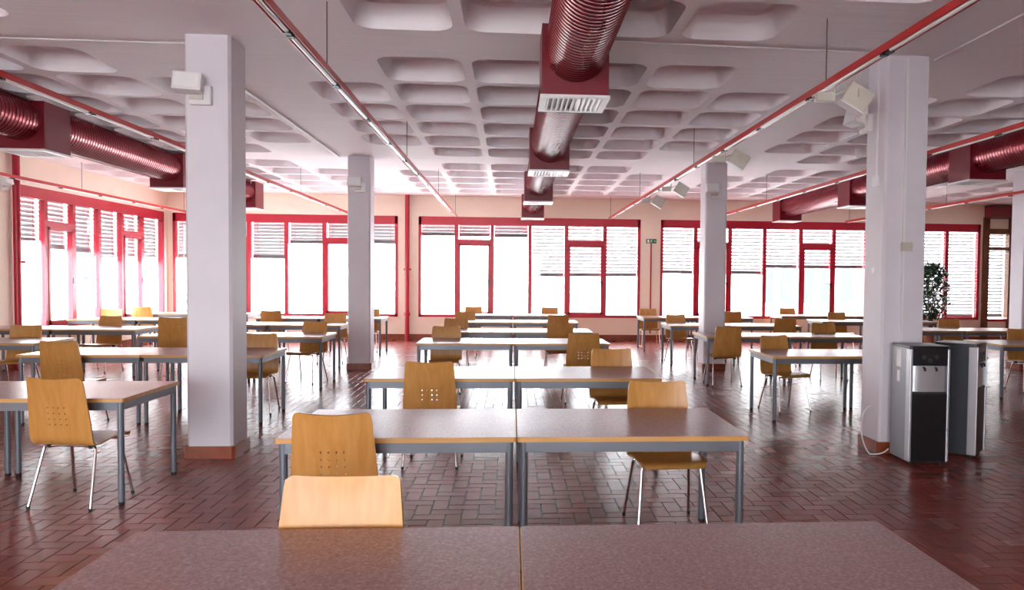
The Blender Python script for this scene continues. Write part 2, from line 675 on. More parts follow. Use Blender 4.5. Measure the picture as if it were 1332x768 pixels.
DOOR = (12.52, 13.10)
far_open = [(g[1][0], g[1][-1]) for g in GROUPS_FAR]
fm_place = lambda a, b, z0, z1: (a, b, FAR, FAR + WT, z0, z1)
wall_far = wall_with_openings('wall_far', XL - WT, DOOR[0], far_open, fm_place)
o = MB().box(DOOR[1], XR + WT, FAR, FAR + WT, -0.1, CEIL + 0.4).box(DOOR[0], DOOR[1], FAR, FAR + WT, 3.26, CEIL + 0.4).build('wall_far_right', 'wall')
tag(o, kind='structure')
wall_left = wall_with_openings('wall_left', YB - WT, FAR, sorted((g[0], g[-1]) for g in GROUPS_LEFT), lambda a, b, z0, z1: (XL - WT, XL, a, b, z0, z1))
o = MB().box(XR, XR + WT, YB, FAR, -0.1, CEIL + 0.4).build('wall_right', 'wall')
tag(o, kind='structure')
BACK_G = [[-7.6, -6.7, -5.8, -4.9, -4.0, -3.1, -2.3], [-1.9, -1.0, -0.1, 0.8, 1.7]]
wall_behind = wall_with_openings('wall_behind', XL - WT, XR + WT, [(g[0], g[-1]) for g in BACK_G], lambda a, b, z0, z1: (a, b, YB - WT, YB, z0, z1))
# pilasters: between the windows of the left wall and shallow ones on the far wall
o = MB().box(XL - 0.02, XL + 0.09, 12.62, 13.36, 0, CEIL).build('trim_1', 'wall')
tag(o, kind='structure')
o = MB().box(XL - 0.02, XL + 0.09, 6.15, 6.90, 0, CEIL).build('trim_2', 'wall')
tag(o, kind='structure')
# skirting
o = MB().box(XL, XR, FAR - 0.025, FAR, 0, 0.16).build('baseboard_far', 'base')
tag(o, kind='structure')
m = MB()
m.box(XL, XL + 0.025, 13.385, FAR - 0.025, 0, 0.16)
m.box(XL + 0.09, XL + 0.115, 12.60, 13.385, 0, 0.16)
m.box(XL, XL + 0.115, 13.36, 13.385, 0, 0.16)
m.box(XL, XL + 0.025, YB, 12.60, 0, 0.16)
o = m.build('baseboard_left', 'base')
tag(o, kind='structure')


# ------------------------------------------------------------------ windows
def window(n, lines, to_world, transom_idx, full=True):
    """lines: mullion positions along the wall; to_world(a0,a1,d0,d1,z0,z1) -> box extents, d = depth into the wall"""
    w = empty('window_%d' % n)
    tag(w, kind='structure')
    a0, a1 = lines[0], lines[-1]
    m = MB()
    m.box(*to_world(a0, a1, -0.015, 0.10, HEAD - 0.19, HEAD + 0.01))
    m.box(*to_world(a0, a1, -0.015, 0.10, SILL - 0.01, SILL + 0.06))
    m.box(*to_world(a0 - 0.01, a0 + 0.06, -0.015, 0.10, SILL, HEAD))
    m.box(*to_world(a1 - 0.06, a1 + 0.01, -0.015, 0.10, SILL, HEAD))
    m.build('frame', 'red', w)
    MB().box(*to_world(a0 - 0.03, a1 + 0.03, -0.05, 0.0, SILL - 0.045, SILL - 0.012)).build('sill', 'wall', w)
    for a in lines[1:-1]:
        MB().box(*to_world(a - 0.045, a + 0.045, -0.012, 0.09, SILL + 0.06, HEAD - 0.19)).build('mullion', 'red', w)
    for k in range(len(lines) - 1):
        l = lines[k] + (0.06 if k == 0 else 0.045)
        r = lines[k + 1] - (0.06 if k == len(lines) - 2 else 0.045)
        if k in transom_idx:
            MB().box(*to_world(l, r, -0.012, 0.09, 2.44, 2.55)).build('transom', 'red', w)
            s = MB()
            s.box(*to_world(l, l + 0.055, -0.022, 0.07, SILL + 0.06, 2.44))
            s.box(*to_world(r - 0.055, r, -0.022, 0.07, SILL + 0.06, 2.44))
            s.box(*to_world(l, r, -0.022, 0.07, SILL + 0.06, SILL + 0.13))
            s.box(*to_world(l, r, -0.022, 0.07, 2.385, 2.44))
            so = s.build('sash', 'red', w)
            h = MB()
            hx = r - 0.0275
            h.box(*to_world(hx - 0.014, hx + 0.014, -0.034, -0.022, 1.40, 1.52))
            h.box(*to_world(hx - 0.012, hx + 0.012, -0.075, -0.034, 1.49, 1.515))
            h.box(*to_world(hx - 0.11, hx + 0.012, -0.085, -0.068, 1.488, 1.516))
            h.build('handle', 'black', so)
            MB().box(*to_world(l + 0.055, r - 0.055, 0.02, 0.026, SILL + 0.13, 2.385)).build('pane', 'glass', w)
            MB().box(*to_world(l, r, 0.02, 0.026, 2.55, HEAD - 0.19)).build('pane', 'glass', w)
        else:
            MB().box(*to_world(l, r, 0.02, 0.026, SILL + 0.06, HEAD - 0.19)).build('pane', 'glass', w)
    return w


def blind(l, r, bottom, to_world3, tilt_deg, label, group):
    """exterior venetian blind: to_world3(a, d, z) -> point"""
    root = empty('venetian_blind', to_world3((l + r) / 2, 0.15, bottom))
    tag(root, label, 'blind', group)
    o0 = Vector(root.location)
    P = lambda a, d, z: tuple(Vector(to_world3(a, d, z)) - o0)
    t = math.radians(tilt_deg)
    dd, dz = 0.044 * math.cos(t), 0.044 * math.sin(t)
    m = MB()
    z = HEAD - 0.16
    pitch = 0.081 if tilt_deg > 70 else 0.088
    dc = 0.16
    while z > bottom + 0.05:
        # each slat: slightly crowned thin strip with a closed underside
        b = len(m.v)
        prof = [(-dd, -dz), (0, 0.006), (dd, dz), (0, 0.004)]
        for a in (l, r):
            m.v += [P(a, dc + p, z + q) for p, q in prof]
        for k in range(4):
            kk = (k + 1) % 4
            m.f.append((b + k, b + kk, b + 4 + kk, b + 4 + k))
        m.f += [(b + 3, b + 2, b + 1, b), (b + 4, b + 5, b + 6, b + 7)]
        z -= pitch
    tag(m.build('slats', 'blind', root), kind='stuff')
    m = MB()
    for z0, z1, d0, d1 in ((bottom, bottom + 0.085, dc - 0.02, dc + 0.02),):
        a = P(l, d0, z0)
        c = P(r, d1, z1)
        m.box(min(a[0], c[0]), max(a[0], c[0]), min(a[1], c[1]), max(a[1], c[1]), a[2], c[2])
    m.build('bottom_rail', 'blind_rail', root)
    for f in (0.16, 0.84):
        a = l + (r - l) * f
        MB().tube([P(a, dc - 0.04, HEAD - 0.12), P(a, dc - 0.04, bottom + 0.02)], 0.004, 5).build('cord', 'blind_rail', root)
    for f in (0.0, 1.0):
        a = l - 0.012 + (r - l + 0.024) * f
        MB().tube([P(a, dc, HEAD - 0.12), P(a, dc, SILL + 0.02)], 0.007, 6).build('guide_rail', 'blind_rail', root)
    return root


far_w = lambda a0, a1, d0, d1, z0, z1: (a0, a1, FAR + d0, FAR + d1, z0, z1)
far_p = lambda a, d, z: (a, FAR + d, z)
left_w = lambda a0, a1, d0, d1, z0, z1: (XL - d1, XL - d0, a0, a1, z0, z1)
left_p = lambda a, d, z: (XL - d, a, z)
back_w = lambda a0, a1, d0, d1, z0, z1: (a0, a1, YB - d1, YB - d0, z0, z1)
FAR_BLINDS = {
    'left': ([2.02, 2.02, 2.02, 2.40, 2.40, 2.42], 72),
    'middle': ([2.64, 2.63, 2.62, 1.63, 1.64, 1.65], 56),
    'right': ([1.74, 1.74, 1.74, 1.91, 1.91, 1.92], 56),
    'far-right': ([0.64, 0.64, 0.64], 55),
}
wn = 1
for gname, lines in GROUPS_FAR:
    window(wn, lines, far_w, (1, 4) if len(lines) == 7 else ())
    wn += 1
    bots, tl = FAR_BLINDS[gname]
    for k in range(len(lines) - 1):
        tk = tl
        if gname == 'middle' and k < 3:
            tk = 72
        blind(lines[k] + 0.055, lines[k + 1] - 0.055, bots[k], far_p, tk,
              'grey venetian blind over the %s pane from left, %s window of far wall' % (ORD[k], gname), 'blinds on the far wall')
for gi, lines in enumerate(GROUPS_LEFT):
    window(wn, lines, left_w, (1, 4))
    wn += 1
    if gi == 0:
        for k, bz in enumerate([2.13, 2.05, 2.02, 1.86, 1.87, 1.88]):
            blind(lines[k] + 0.055, lines[k + 1] - 0.055, bz, left_p, 72,
                  'grey venetian blind over the %s pane from left, window of the left wall' % ORD[k], 'blinds on the left wall')
for lines in BACK_G:
    window(wn, lines, back_w, (1, 4) if len(lines) == 7 else (1,))
    wn += 1


def portal(loc, rot, sx, sy):
    l = bpy.data.lights.new('window_portal', 'AREA')
    l.shape = 'RECTANGLE'
    l.size, l.size_y = sx, sy
    l.cycles.is_portal = True
    o = bpy.data.objects.new('window_portal', l)
    o.location = loc
    o.rotation_euler = rot
    col.objects.link(o)


zc, zh = (SILL + HEAD) / 2, HEAD - SILL
for _, g in GROUPS_FAR:
    portal(((g[0] + g[-1]) / 2, FAR + WT + 0.02, zc), (math.radians(-90), 0, 0), g[-1] - g[0], zh)
for g in GROUPS_LEFT:
    portal((XL - WT - 0.02, (g[0] + g[-1]) / 2, zc), (math.radians(90), 0, math.radians(-90)), g[-1] - g[0], zh)
for g in BACK_G:
    portal(((g[0] + g[-1]) / 2, YB - WT - 0.02, zc), (math.radians(90), 0, 0), g[-1] - g[0], zh)

# glazed exit door in brown timber at the end of the far wall
d = empty('door_1')
tag(d, kind='structure')
MB().box(DOOR[0] - 0.14, DOOR[0] + 0.02, FAR - 0.05, FAR + 0.12, 0, 3.30).build('jamb', 'brownwood', d)
MB().box(DOOR[1] - 0.02, DOOR[1] + 0.16, FAR - 0.05, FAR + 0.12, 0, 3.30).build('jamb', 'brownwood', d)
MB().box(DOOR[0] + 0.02, DOOR[1] - 0.02, FAR - 0.03, FAR + 0.10, 2.86, 3.00).build('rail', 'brownwood', d)
MB().box(DOOR[0] + 0.02, DOOR[1] - 0.02, FAR - 0.03, FAR + 0.10, 2.44, 2.52).build('rail', 'brownwood', d)
MB().box(DOOR[0] + 0.02, DOOR[1] - 0.02, FAR - 0.03, FAR + 0.10, 0.55, 0.62).build('rail', 'red', d)
MB().box(DOOR[0] + 0.02, DOOR[1] - 0.02, FAR, FAR + 0.08, 0.0, 0.55).build('kick_panel', 'wall', d)
MB().box(DOOR[0] + 0.02, DOOR[1] - 0.02, FAR, FAR + 0.08, 3.0, 3.27).build('head_panel', 'wall', d)
MB().box(DOOR[0] + 0.02, DOOR[1] - 0.02, FAR + 0.03, FAR + 0.036, 0.62, 2.44).build('pane', 'glass', d)
MB().box(DOOR[0] + 0.02, DOOR[1] - 0.02, FAR + 0.03, FAR + 0.036, 2.52, 2.86).build('pane', 'glass', d)
blind(DOOR[0] + 0.04, DOOR[1] - 0.04, 0.66, far_p, 55, 'white venetian blind behind the narrow brown-framed door glass', 'blinds on the far wall')
portal(((DOOR[0] + DOOR[1]) / 2, FAR + WT + 0.02, 1.75), (math.radians(-90), 0, 0), 0.6, 2.2)

# ------------------------------------------------------------------ columns
COL_LABELS = ['near white column on the left between the left tables and the aisle',
              'near white column on the right behind the two water coolers',
              'distant white column on the left, in front of the far windows',
              'distant white column on the right, in front of the far windows',
              'white column cut off by the right edge of the picture']
for (x, y), lab in zip(COLS, COL_LABELS):
    c = empty('column', (x + COL_W / 2, y + COL_W / 2, 0))
    tag(c, lab, 'column', 'white columns of the hall')
    h, ch = COL_W / 2, 0.022
    out = [(h, h - ch), (h - ch, h), (-h + ch, h), (-h, h - ch), (-h, -h + ch), (-h + ch, -h), (h - ch, -h), (h, -h + ch)]
    MB().prism(out, 0.0, CEIL + 0.001).build('shaft', 'white', c)
    e = h + 0.02
    out = [(e, e - ch), (e - ch, e), (-e + ch, e), (-e, e - ch), (-e, -e + ch), (-e + ch, -e), (e - ch, -e), (e, -e + ch)]
    MB().prism(out, 0.0, 0.105).build('tiled_base', 'base', c)
    if abs(x - 3.378) < 0.01 and y < 7:
        # cable trunking, sockets and a pipe casing on the near right column
        MB().box(-0.01, h, -h - 0.012, -h, 0.105, CEIL).build('casing', 'white', c)
        MB().box(-0.022, -0.004, -h - 0.03, -h, 1.0, CEIL - 0.02).build('cable_duct', 'plastic', c)
        MB().box(-0.035, 0.06, -h - 0.05, -h - 0.012, 1.86, 1.94).build('junction_box', 'beige', c)
        MB().box(-h - 0.002, -h - 0.0002, -0.03, 0.02, 1.66, 1.71).build('sticker', 'paper', c)
        MB().box(-h - 0.012, -h, -0.05, -0.035, 2.55, CEIL - 0.02).build('cable_duct', 'plastic', c)
        MB().box(-h - 0.03, -h, -0.085, 0.0, 2.46, 2.56).build('junction_box', 'plastic', c, bevel=0.004)


# ------------------------------------------------------------------ tables
def make_table():
    t = empty('table')
    MB().prism(rounded(TW, TD, 0.016, 4), TH - 0.027, TH - 0.0015).build('wood_edge', 'edge', t, smooth=True)
    MB().prism(rounded(TW - 0.008, TD - 0.008, 0.013, 4), TH - 0.0015, TH).build('tabletop', 'laminate', t)
    ix, iy = TW / 2 - 0.018, TD / 2 - 0.018
    for s in (-1, 1):
        a, b = sorted((s * iy, s * (iy - 0.02)))
        MB().box(-ix + 0.03, ix - 0.03, a, b, TH - 0.085, TH - 0.027).build('apron', 'frame', t)
        a, b = sorted((s * ix, s * (ix - 0.02)))
        MB().box(a, b, -iy + 0.03, iy - 0.03, TH - 0.085, TH - 0.027).build('apron', 'frame', t)
    r = 0.021
    leg = MB().tube([(0, 0, 0.022), (0, 0, TH - 0.0272)], r, 16).mesh('leg', 'frame', True)
    foot = MB().tube([(0, 0, 0.0), (0, 0, 0.006), (0, 0, 0.0225)], [0.017, 0.020, 0.0215], 14).mesh('foot', 'rubber', True)
    for sx in (-1, 1):
        for sy in (-1, 1):
            l = share('leg', leg, t, (sx * (ix - r + 0.002), sy * (iy - r + 0.002), 0))
            share('foot', foot, l)
    return t


proto = make_table()
BLOCK_TXT = {'middle': 'middle block', 'left': 'left block', 'far-left': 'far-left block',
             'right': 'right block', 'far-right': 'far-right block'}
for k, (bname, i, h, x, y) in enumerate(TABLES):
    t = proto if k == 0 else copy_tree(proto)
    t.location = (x, y, 0)
    tag(t, '%s grey laminate table of the %s row from the front, %s' % ('left' if h == 0 else 'right', ORD[i], BLOCK_TXT[bname]),
        'table', 'dining tables in paired rows')


# ------------------------------------------------------------------ chairs
def thick_grid(us, vs, P, holes, t):
    """sheet with thickness through the grid us x vs; holes is a set of (i, j) cells left open"""
    m = MB()
    nu, nv_ = len(us), len(vs)
    pts = {}
    e = 1e-3
    for i, u in enumerate(us):
        for j, v in enumerate(vs):
            p = Vector(P(u, v))
            du = Vector(P(min(1, u + e), v)) - Vector(P(max(0, u - e), v))
            dv = Vector(P(u, min(1, v + e))) - Vector(P(u, max(0, v - e)))
            n = du.cross(dv).normalized()
            pts[i, j] = (p + n * t / 2, p - n * t / 2)
    idx = {}
    for s in (0, 1):
        for i in range(nu):
            for j in range(nv_):
                idx[i, j, s] = len(m.v)
                m.v.append(tuple(pts[i, j][s]))
    solid = lambda i, j: 0 <= i < nu - 1 and 0 <= j < nv_ - 1 and (i, j) not in holes
    for i in range(nu - 1):
        for j in range(nv_ - 1):
            if (i, j) in holes:
                continue
            a, b, c, d_ = (i, j), (i + 1, j), (i + 1, j + 1), (i, j + 1)
            m.f.append(tuple(idx[q[0], q[1], 0] for q in (a, b, c, d_)))
            m.f.append(tuple(idx[q[0], q[1], 1] for q in (d_, c, b, a)))
            for (ni, nj), (p, q) in (((i, j - 1), (a, b)), ((i + 1, j), (b, c)), ((i, j + 1), (c, d_)), ((i - 1, j), (d_, a))):
                if not solid(ni, nj):
                    m.f.append((idx[p[0], p[1], 0], idx[p[0], p[1], 1], idx[q[0], q[1], 1], idx[q[0], q[1], 0]))
    return m


def profile(pts):
    """smooth (y, z) curve through points, parametrised 0..1 by length (Catmull-Rom)"""
    P = [np.array(p) for p in pts]
    P = [2 * P[0] - P[1]] + P + [2 * P[-1] - P[-2]]
    out = []
    for i in range(1, len(P) - 2):
        for k in range(12):
            t = k / 12
            out.append(0.5 * (2 * P[i] + (P[i + 1] - P[i - 1]) * t + (2 * P[i - 1] - 5 * P[i] + 4 * P[i + 1] - P[i + 2]) * t * t
                              + (3 * P[i] - P[i - 1] - 3 * P[i + 1] + P[i + 2]) * t ** 3))
    out.append(P[-2])
    out = np.array(out)
    L = np.concatenate([[0], np.cumsum(np.linalg.norm(np.diff(out, axis=0), axis=1))])
    L /= L[-1]
    return lambda s: (np.interp(s, L, out[:, 0]), np.interp(s, L, out[:, 1]))


def make_chair():
    c = empty('chair')
    # ---- backrest: tapered, hollowed, with a 4 x 4 field of slots
    bp = profile([(-0.168, 0.438), (-0.190, 0.462), (-0.203, 0.51), (-0.222, 0.62), (-0.252, 0.77), (-0.283, 0.902)])

    def PB(u, v):
        y, z = bp(v)
        w = np.interp(v, [0, 0.12, 0.3, 0.9, 1.0], [0.440, 0.446, 0.440, 0.396, 0.384])
        x = (u - 0.5) * w
        k = (2 * u - 1)
        y2 = y + 0.030 * v * (k * k)                 # hollow: the edges come forward
        z2 = z - 0.014 * max(0, (v - 0.85) / 0.15) * (1 - k * k) - 0.016 * max(0, (v - 0.93) / 0.07) * max(0, (abs(k) - 0.88) / 0.12) ** 2
        return (x, y2, z2)

    us = [0, 0.03, 0.07, 0.14, 0.22, 0.29]
    hole_u = []
    for k in range(4):
        a = 0.350 + k * 0.092
        us += [a, a + 0.017]
        hole_u.append(len(us) - 2)
    us += [0.71, 0.78, 0.86, 0.93, 0.97, 1.0]
    vs = [0, 0.05, 0.10, 0.15, 0.22]
    hole_v = []
    for k in range(4):
        a = 0.300 + k * 0.082
        vs += [a, a + 0.024]
        hole_v.append(len(vs) - 2)
    vs += [0.66, 0.75, 0.83, 0.88, 0.93, 0.96, 0.985, 1.0]
    holes = {(i, j) for i in hole_u for j in hole_v}
    thick_grid(us, vs, PB, holes, 0.011).build('backrest', 'beech', c, smooth=True)
    # ---- seat
    sp = profile([(0.232, 0.424), (0.222, 0.438), (0.190, 0.449), (0.08, 0.446), (-0.06, 0.434), (-0.13, 0.430), (-0.168, 0.438)])

    def PS(u, v):
        y, z = sp(v)
        w = np.interp(v, [0, 0.06, 0.2, 0.75, 1.0], [0.36, 0.405, 0.425, 0.432, 0.440])
        k = 2 * u - 1
        return ((0.5 - u) * w, y, z + 0.010 * k * k * math.sin(math.pi * v))

    thick_grid([i / 12 for i in range(13)], [0, 0.03, 0.07, 0.12, 0.2, 0.35, 0.5, 0.65, 0.8, 0.88, 0.94, 1.0], PS, set(), 0.011).build('seat', 'beech', c, smooth=True)
    # ---- chrome legs bent into the seat frame
    for sx in (-1, 1):
        for sy in (-1, 1):
            yt = 0.12 if sy > 0 else -0.105
            zt = 0.424 if sy > 0 else 0.413
            top = (sx * 0.10, yt, zt)
            knee = (sx * 0.185, yt + sy * 0.01, zt - 0.004)
            bottom = (sx * 0.222, 0.205 if sy > 0 else -0.225, 0.012)
            dv = (np.array(bottom) - np.array(knee))
            dv = dv / np.linalg.norm(dv)
            a = np.array(knee) - np.array((sx * 0.035, 0, 0))
            b = np.array(knee) + dv * 0.045
            path = [top] + bezier(a, np.array(knee), np.array(knee), b, 6) + [bottom]
            leg = MB().tube(path, 0.0095, 10).build('leg', 'chrome', c, smooth=True)
            MB().tube([(bottom[0], bottom[1], 0.0), (bottom[0], bottom[1], 0.022)], [0.010, 0.012], 10).build('foot_cap', 'rubber', leg, smooth=True)
    for yt, zt in ((0.12, 0.424), (-0.105, 0.413)):
        MB().tube([(-0.10, yt, zt), (0.10, yt, zt)], 0.0094, 10).build('cross_bar', 'chrome', c, smooth=True)
    for sx in (-1, 1):
        MB().box(sx * 0.15 - 0.012, sx * 0.15 + 0.012, -0.125, -0.085, 0.398, 0.427).build('bumper', 'rubber', c)
    return c


# block, row, side, pixel column of the backrest, depth of the backrest top, turn in degrees
CHAIRS = [
    ('middle', 0, 'far', 448, 2.63, 0), ('middle', 1, 'near', 430, 3.82, -2), ('middle', 1, 'far', 870, 5.02, 3),
    ('middle', 2, 'near', 558, 6.18, -2), ('middle', 2, 'far', 797, 7.38, 2), ('middle', 3, 'far', 581, 10.78, 0),
    ('middle', 3, 'near', 760, 9.42, 3), ('middle', 4, 'far', 592, 12.85, 0), ('middle', 4, 'near', 729, 11.62, 2),
    ('middle', 5, 'far', 605, 15.45, 0), ('middle', 5, 'near', 726, 14.22, 0), ('middle', 6, 'far', 616, 18.12, 0),
    ('middle', 6, 'far', 715, 18.15, 0),
    ('left', 0, 'near', 66, 5.17, -9), ('left', 1, 'near', 74, 8.02, -4), ('left', 1, 'far', 339, 9.22, 4),
    ('left', 2, 'near', 224, 10.52, 0), ('left', 2, 'far', 411, 11.78, -16), ('left', 4, 'near', 352, 15.35, 0),
    ('left', 3, 'far', 437, 14.38, 0), ('left', 4, 'far', 482, 16.55, 0),
    ('far-left', 0, 'far', 36, 10.62, 0), ('far-left', 1, 'far', 146, 13.06, -10), ('far-left', 2, 'far', 122, 15.72, 0),
    ('far-left', 3, 'near', 184, 16.85, 0),
    ('right', 0, 'far', 1005, 9.24, 16), ('right', 1, 'near', 943, 10.92, 4), ('right', 1, 'far', 1073, 12.08, 0),
    ('right', 2, 'near', 1022, 13.50, 0), ('right', 2, 'far', 871, 14.70, 8), ('right', 3, 'near', 953, 16.32, 0),
    ('right', 3, 'far', 840, 17.52, 0),
    ('far-right', 0, 'far', 1325, 10.78, 0), ('far-right', 1, 'far', 1225, 13.60, 0), ('far-right', 2, 'far', 1087, 16.30, 0),
    ('far-right', 3, 'far', 1023, 18.66, 0),
]
chair0 = make_chair()
first = True
for bname, row, side, px, yb, turn in CHAIRS:
    c = chair0 if first else copy_tree(chair0)
    first = False
    X = at_y(px, 430, yb)[0]
    bx0 = BLOCKS[bname]['x'] + BLOCKS[bname].get('dx', {}).get(row, 0)
    half = 'left' if X < bx0 + TW else 'right'
    t0 = bx0 + (0 if half == 'left' else TW)
    lim = 0.29 + 0.004 * abs(turn)
    X = min(max(X, t0 + lim), t0 + TW - lim)             # clear of the table's legs
    th = math.radians(turn) + (math.pi if side == 'far' else 0)
    back = np.array([math.sin(th), -math.cos(th)]) * 0.275       # from the chair's origin to the top of its back
    c.location = (X - back[0], yb - back[1], 0)
    c.rotation_euler = (0, 0, th)
    lab = 'beech chair %s the %s table of the %s row, %s' % ('before' if side == 'near' else 'behind', half, ORD[row], BLOCK_TXT[bname].split(' by')[0])
    stack = bname == 'left' and row == 2 and side == 'near'
    if stack:
        lab = 'lower of two stacked beech chairs before the third row, left block'
    tag(c, lab, 'chair', 'beech chairs at the tables')
    if stack:
        s = copy_tree(chair0)
        s.location = (c.location[0], c.location[1] + 0.012, 0.115)
        s.rotation_euler = (0, 0, th)
        tag(s, 'upper of two stacked beech chairs before the third row, left block', 'chair', 'beech chairs at the tables')

# ------------------------------------------------------------------ air ducts
def make_duct(x, fronts, y_start, label):
    d_ = empty('air_duct', (x, 0, 0))
    tag(d_, label, 'duct', 'red ventilation ducts under the ceiling')
    R_, zc_ = 0.236, 3.362
    bw, bd, z0, z1 = 0.265, 0.52, 3.03, 3.58
    seg = 36
    spans = []
    cur = y_start
    for f in fronts:
        spans.append((cur, f + 0.01))
        cur = f + bd - 0.01
    for a, b in spans:
        prof = []
        y = a
        while y < b:
            prof += [(y, R_), (y + 0.040, R_), (y + 0.046, R_ + 0.007), (y + 0.054, R_ + 0.007)]
            y += 0.06
        prof = [p for p in prof if p[0] < b] + [(b, R_)]
        m = MB()
        for y, r in prof:
            for k in range(seg):
                w = 2 * math.pi * k / seg
                m.v.append((r * math.cos(w), y, zc_ + r * math.sin(w)))
        for i in range(len(prof) - 1):
            for k in range(seg):
                l = (k + 1) % seg
                m.f.append((i * seg + k, i * seg + l, (i + 1) * seg + l, (i + 1) * seg + k))
        m.build('duct_section', 'duct', d_, smooth=True)
    for f in fronts:
        bxm = MB()
        bxm.box(-bw, bw, f, f + bd, z0, z1)
        bxm.build('diffuser_box', 'box_red', d_)
        g = MB()
        e = 0.045
        zg0, zg1 = z0 - 0.022, z0 - 0.001
        g.box(-bw - 0.012, bw + 0.012, f - 0.012, f + e, zg0, zg1)
        g.box(-bw - 0.012, bw + 0.012, f + bd - e, f + bd + 0.012, zg0, zg1)
        g.box(-bw - 0.012, -bw + e, f + e, f + bd - e, zg0, zg1)
        g.box(bw - e, bw + 0.012, f + e, f + bd - e, zg0, zg1)
        go = g.build('grille', 'grille', d_)
        MB().box(-bw + 0.02, bw - 0.02, f + 0.02, f + bd - 0.02, z0 - 0.004, z0 - 0.0005).build('backing', 'black', go)
        n = 11
        for k in range(n):
            xx = -bw + e + (k + 0.5) * (2 * bw - 2 * e) / n
            lean = 0.010 if k < n / 2 else -0.010
            lv = MB()
            b = len(lv.v)
            hw = 0.006
            ya, yb_ = f + e, f + bd - e
            lv.v += [(xx - hw - lean, ya, zg0), (xx + hw - lean, ya, zg0), (xx + hw + lean, ya, zg1 - 0.004), (xx - hw + lean, ya, zg1 - 0.004),
                     (xx - hw - lean, yb_, zg0), (xx + hw - lean, yb_, zg0), (xx + hw + lean, yb_, zg1 - 0.004), (xx - hw + lean, yb_, zg1 - 0.004)]
            lv.f += [(0, 1, 2, 3), (7, 6, 5, 4), (0, 4, 5, 1), (1, 5, 6, 2), (2, 6, 7, 3), (3, 7, 4, 0)]
            lv.build('louver', 'grille', go)
    hm_ = MB()
    y = y_start + 1.2
    while y < fronts[-1]:
        hm_.tube([(-0.18, y, CEIL), (-0.18, y, zc_ + 0.16)], 0.005, 6)
        hm_.tube([(0.18, y, CEIL), (0.18, y, zc_ + 0.16)], 0.005, 6)
        y += 2.0
    hm_.build('hanger', 'chrome', d_)
    return d_


make_duct(0.49, [5.98, 10.08, 14.15, 18.0], 1.2, 'central dark red spiral duct with white grilles, above the middle tables')
make_duct(-5.67, [5.5, 9.2, 12.9, 16.42], 1.2, 'dark red spiral duct above the left tables, half behind the near column')
make_duct(6.65, [6.4, 10.2, 13.98, 17.7], 1.2, 'dark red spiral duct above the right tables, behind the near right column')


# ------------------------------------------------------------------ light rails
def make_rail(x, label):
    r = empty('light_rail', (x, 0, 3.1))
    tag(r, label, 'light rail', 'red suspended light rails')
    y0, y1 = 1.0, 18.85
    m = MB()
    # inverted trough: top plate and two flanges
    m.box(-0.036, 0.036, y0, y1, 0.022, 0.030)
    m.box(-0.036, -0.030, y0, y1, -0.020, 0.022)
    m.box(0.030, 0.036, y0, y1, -0.020, 0.022)
    m.build('trough', 'rail_red', r)
    tube = MB().tube([(0, 0.03, -0.014), (0, 1.19, -0.014)], 0.0165, 12).mesh('tube', 'tube', True)
    cap = MB().box(-0.022, 0.022, -0.012, 0.03, -0.034, 0.010).mesh('lamp_holder', 'black')
    cap2 = MB().box(-0.022, 0.022, 1.19, 1.232, -0.034, 0.010).mesh('lamp_holder', 'black')
    y = y0 + 0.05
    while y + 1.25 < y1:
        t = share('tube', tube, r, (0, y, 0))
        share('lamp_holder', cap, t)
        share('lamp_holder', cap2, t)
        y += 1.27
    rod = MB().tube([(0, 0, 0.03), (0, 0, CEIL - 3.1)], 0.004, 6).mesh('rod', 'charcoal', True)
    y = y0 + 0.5
    while y < y1:
        share('rod', rod, r, (0, y, 0))
        y += 4.3


for x, lab in ((-1.385, 'red light rail just left of the central duct'),
               (2.44, 'red light rail with floodlights just right of the central duct'),
               (-3.92, 'red light rail between the near left column and the left duct'),
               (-7.82, 'red light rail running along the left wall windows'),
               (4.92, 'red light rail behind the near right column, beside right duct'),
               (8.55, 'red light rail at the far right beyond the right duct')):
    make_rail(x, lab)

# ------------------------------------------------------------------ floodlights on the right rail
def make_flood(x, y, z, rz, label):
    f = empty('floodlight', (x, y, z), rz)
    tag(f, label, 'floodlight', 'beige floodlights on the right rail')
    T = Matrix.Translation((0.14, 0.0, -0.02)) @ Matrix.Rotation(math.radians(32), 4, 'Y')
    h = MB().box(-0.10, 0.10, -0.055, 0.055, -0.085, 0.085).xform(T)
    ho = h.build('lamp_housing', 'beige', f, bevel=0.012)
    MB().box(-0.105, 0.105, -0.06, 0.06, -0.092, -0.084).xform(T).build('lens_frame', 'plastic', ho)
    MB().box(-0.16, -0.02, -0.035, 0.035, -0.045, 0.025).build('ballast_box', 'beige', f, bevel=0.006)
    MB().tube([(-0.02, 0, 0.0), (0.03, 0, 0.03), (0.14, -0.062, 0.04), (0.14, -0.062, -0.02)], 0.006, 8).build('yoke', 'beige', f, smooth=True)
    MB().tube([(-0.02, 0, 0.0), (-0.02, 0, 0.074)], 0.009, 8).build('stem', 'beige', f, smooth=True)


for k, (u, v, zz) in enumerate([(1086, 118, 3.02), (943, 201, 3.02), (873, 238, 3.02), (845, 257, 3.02)]):
    p = at_x(u, v, 2.44)
    make_flood(2.46, p[1], 2.99, math.radians(-8), '%s beige floodlight from the front, under the right rail' % ['nearest', 'second', 'third', 'farthest'][k])


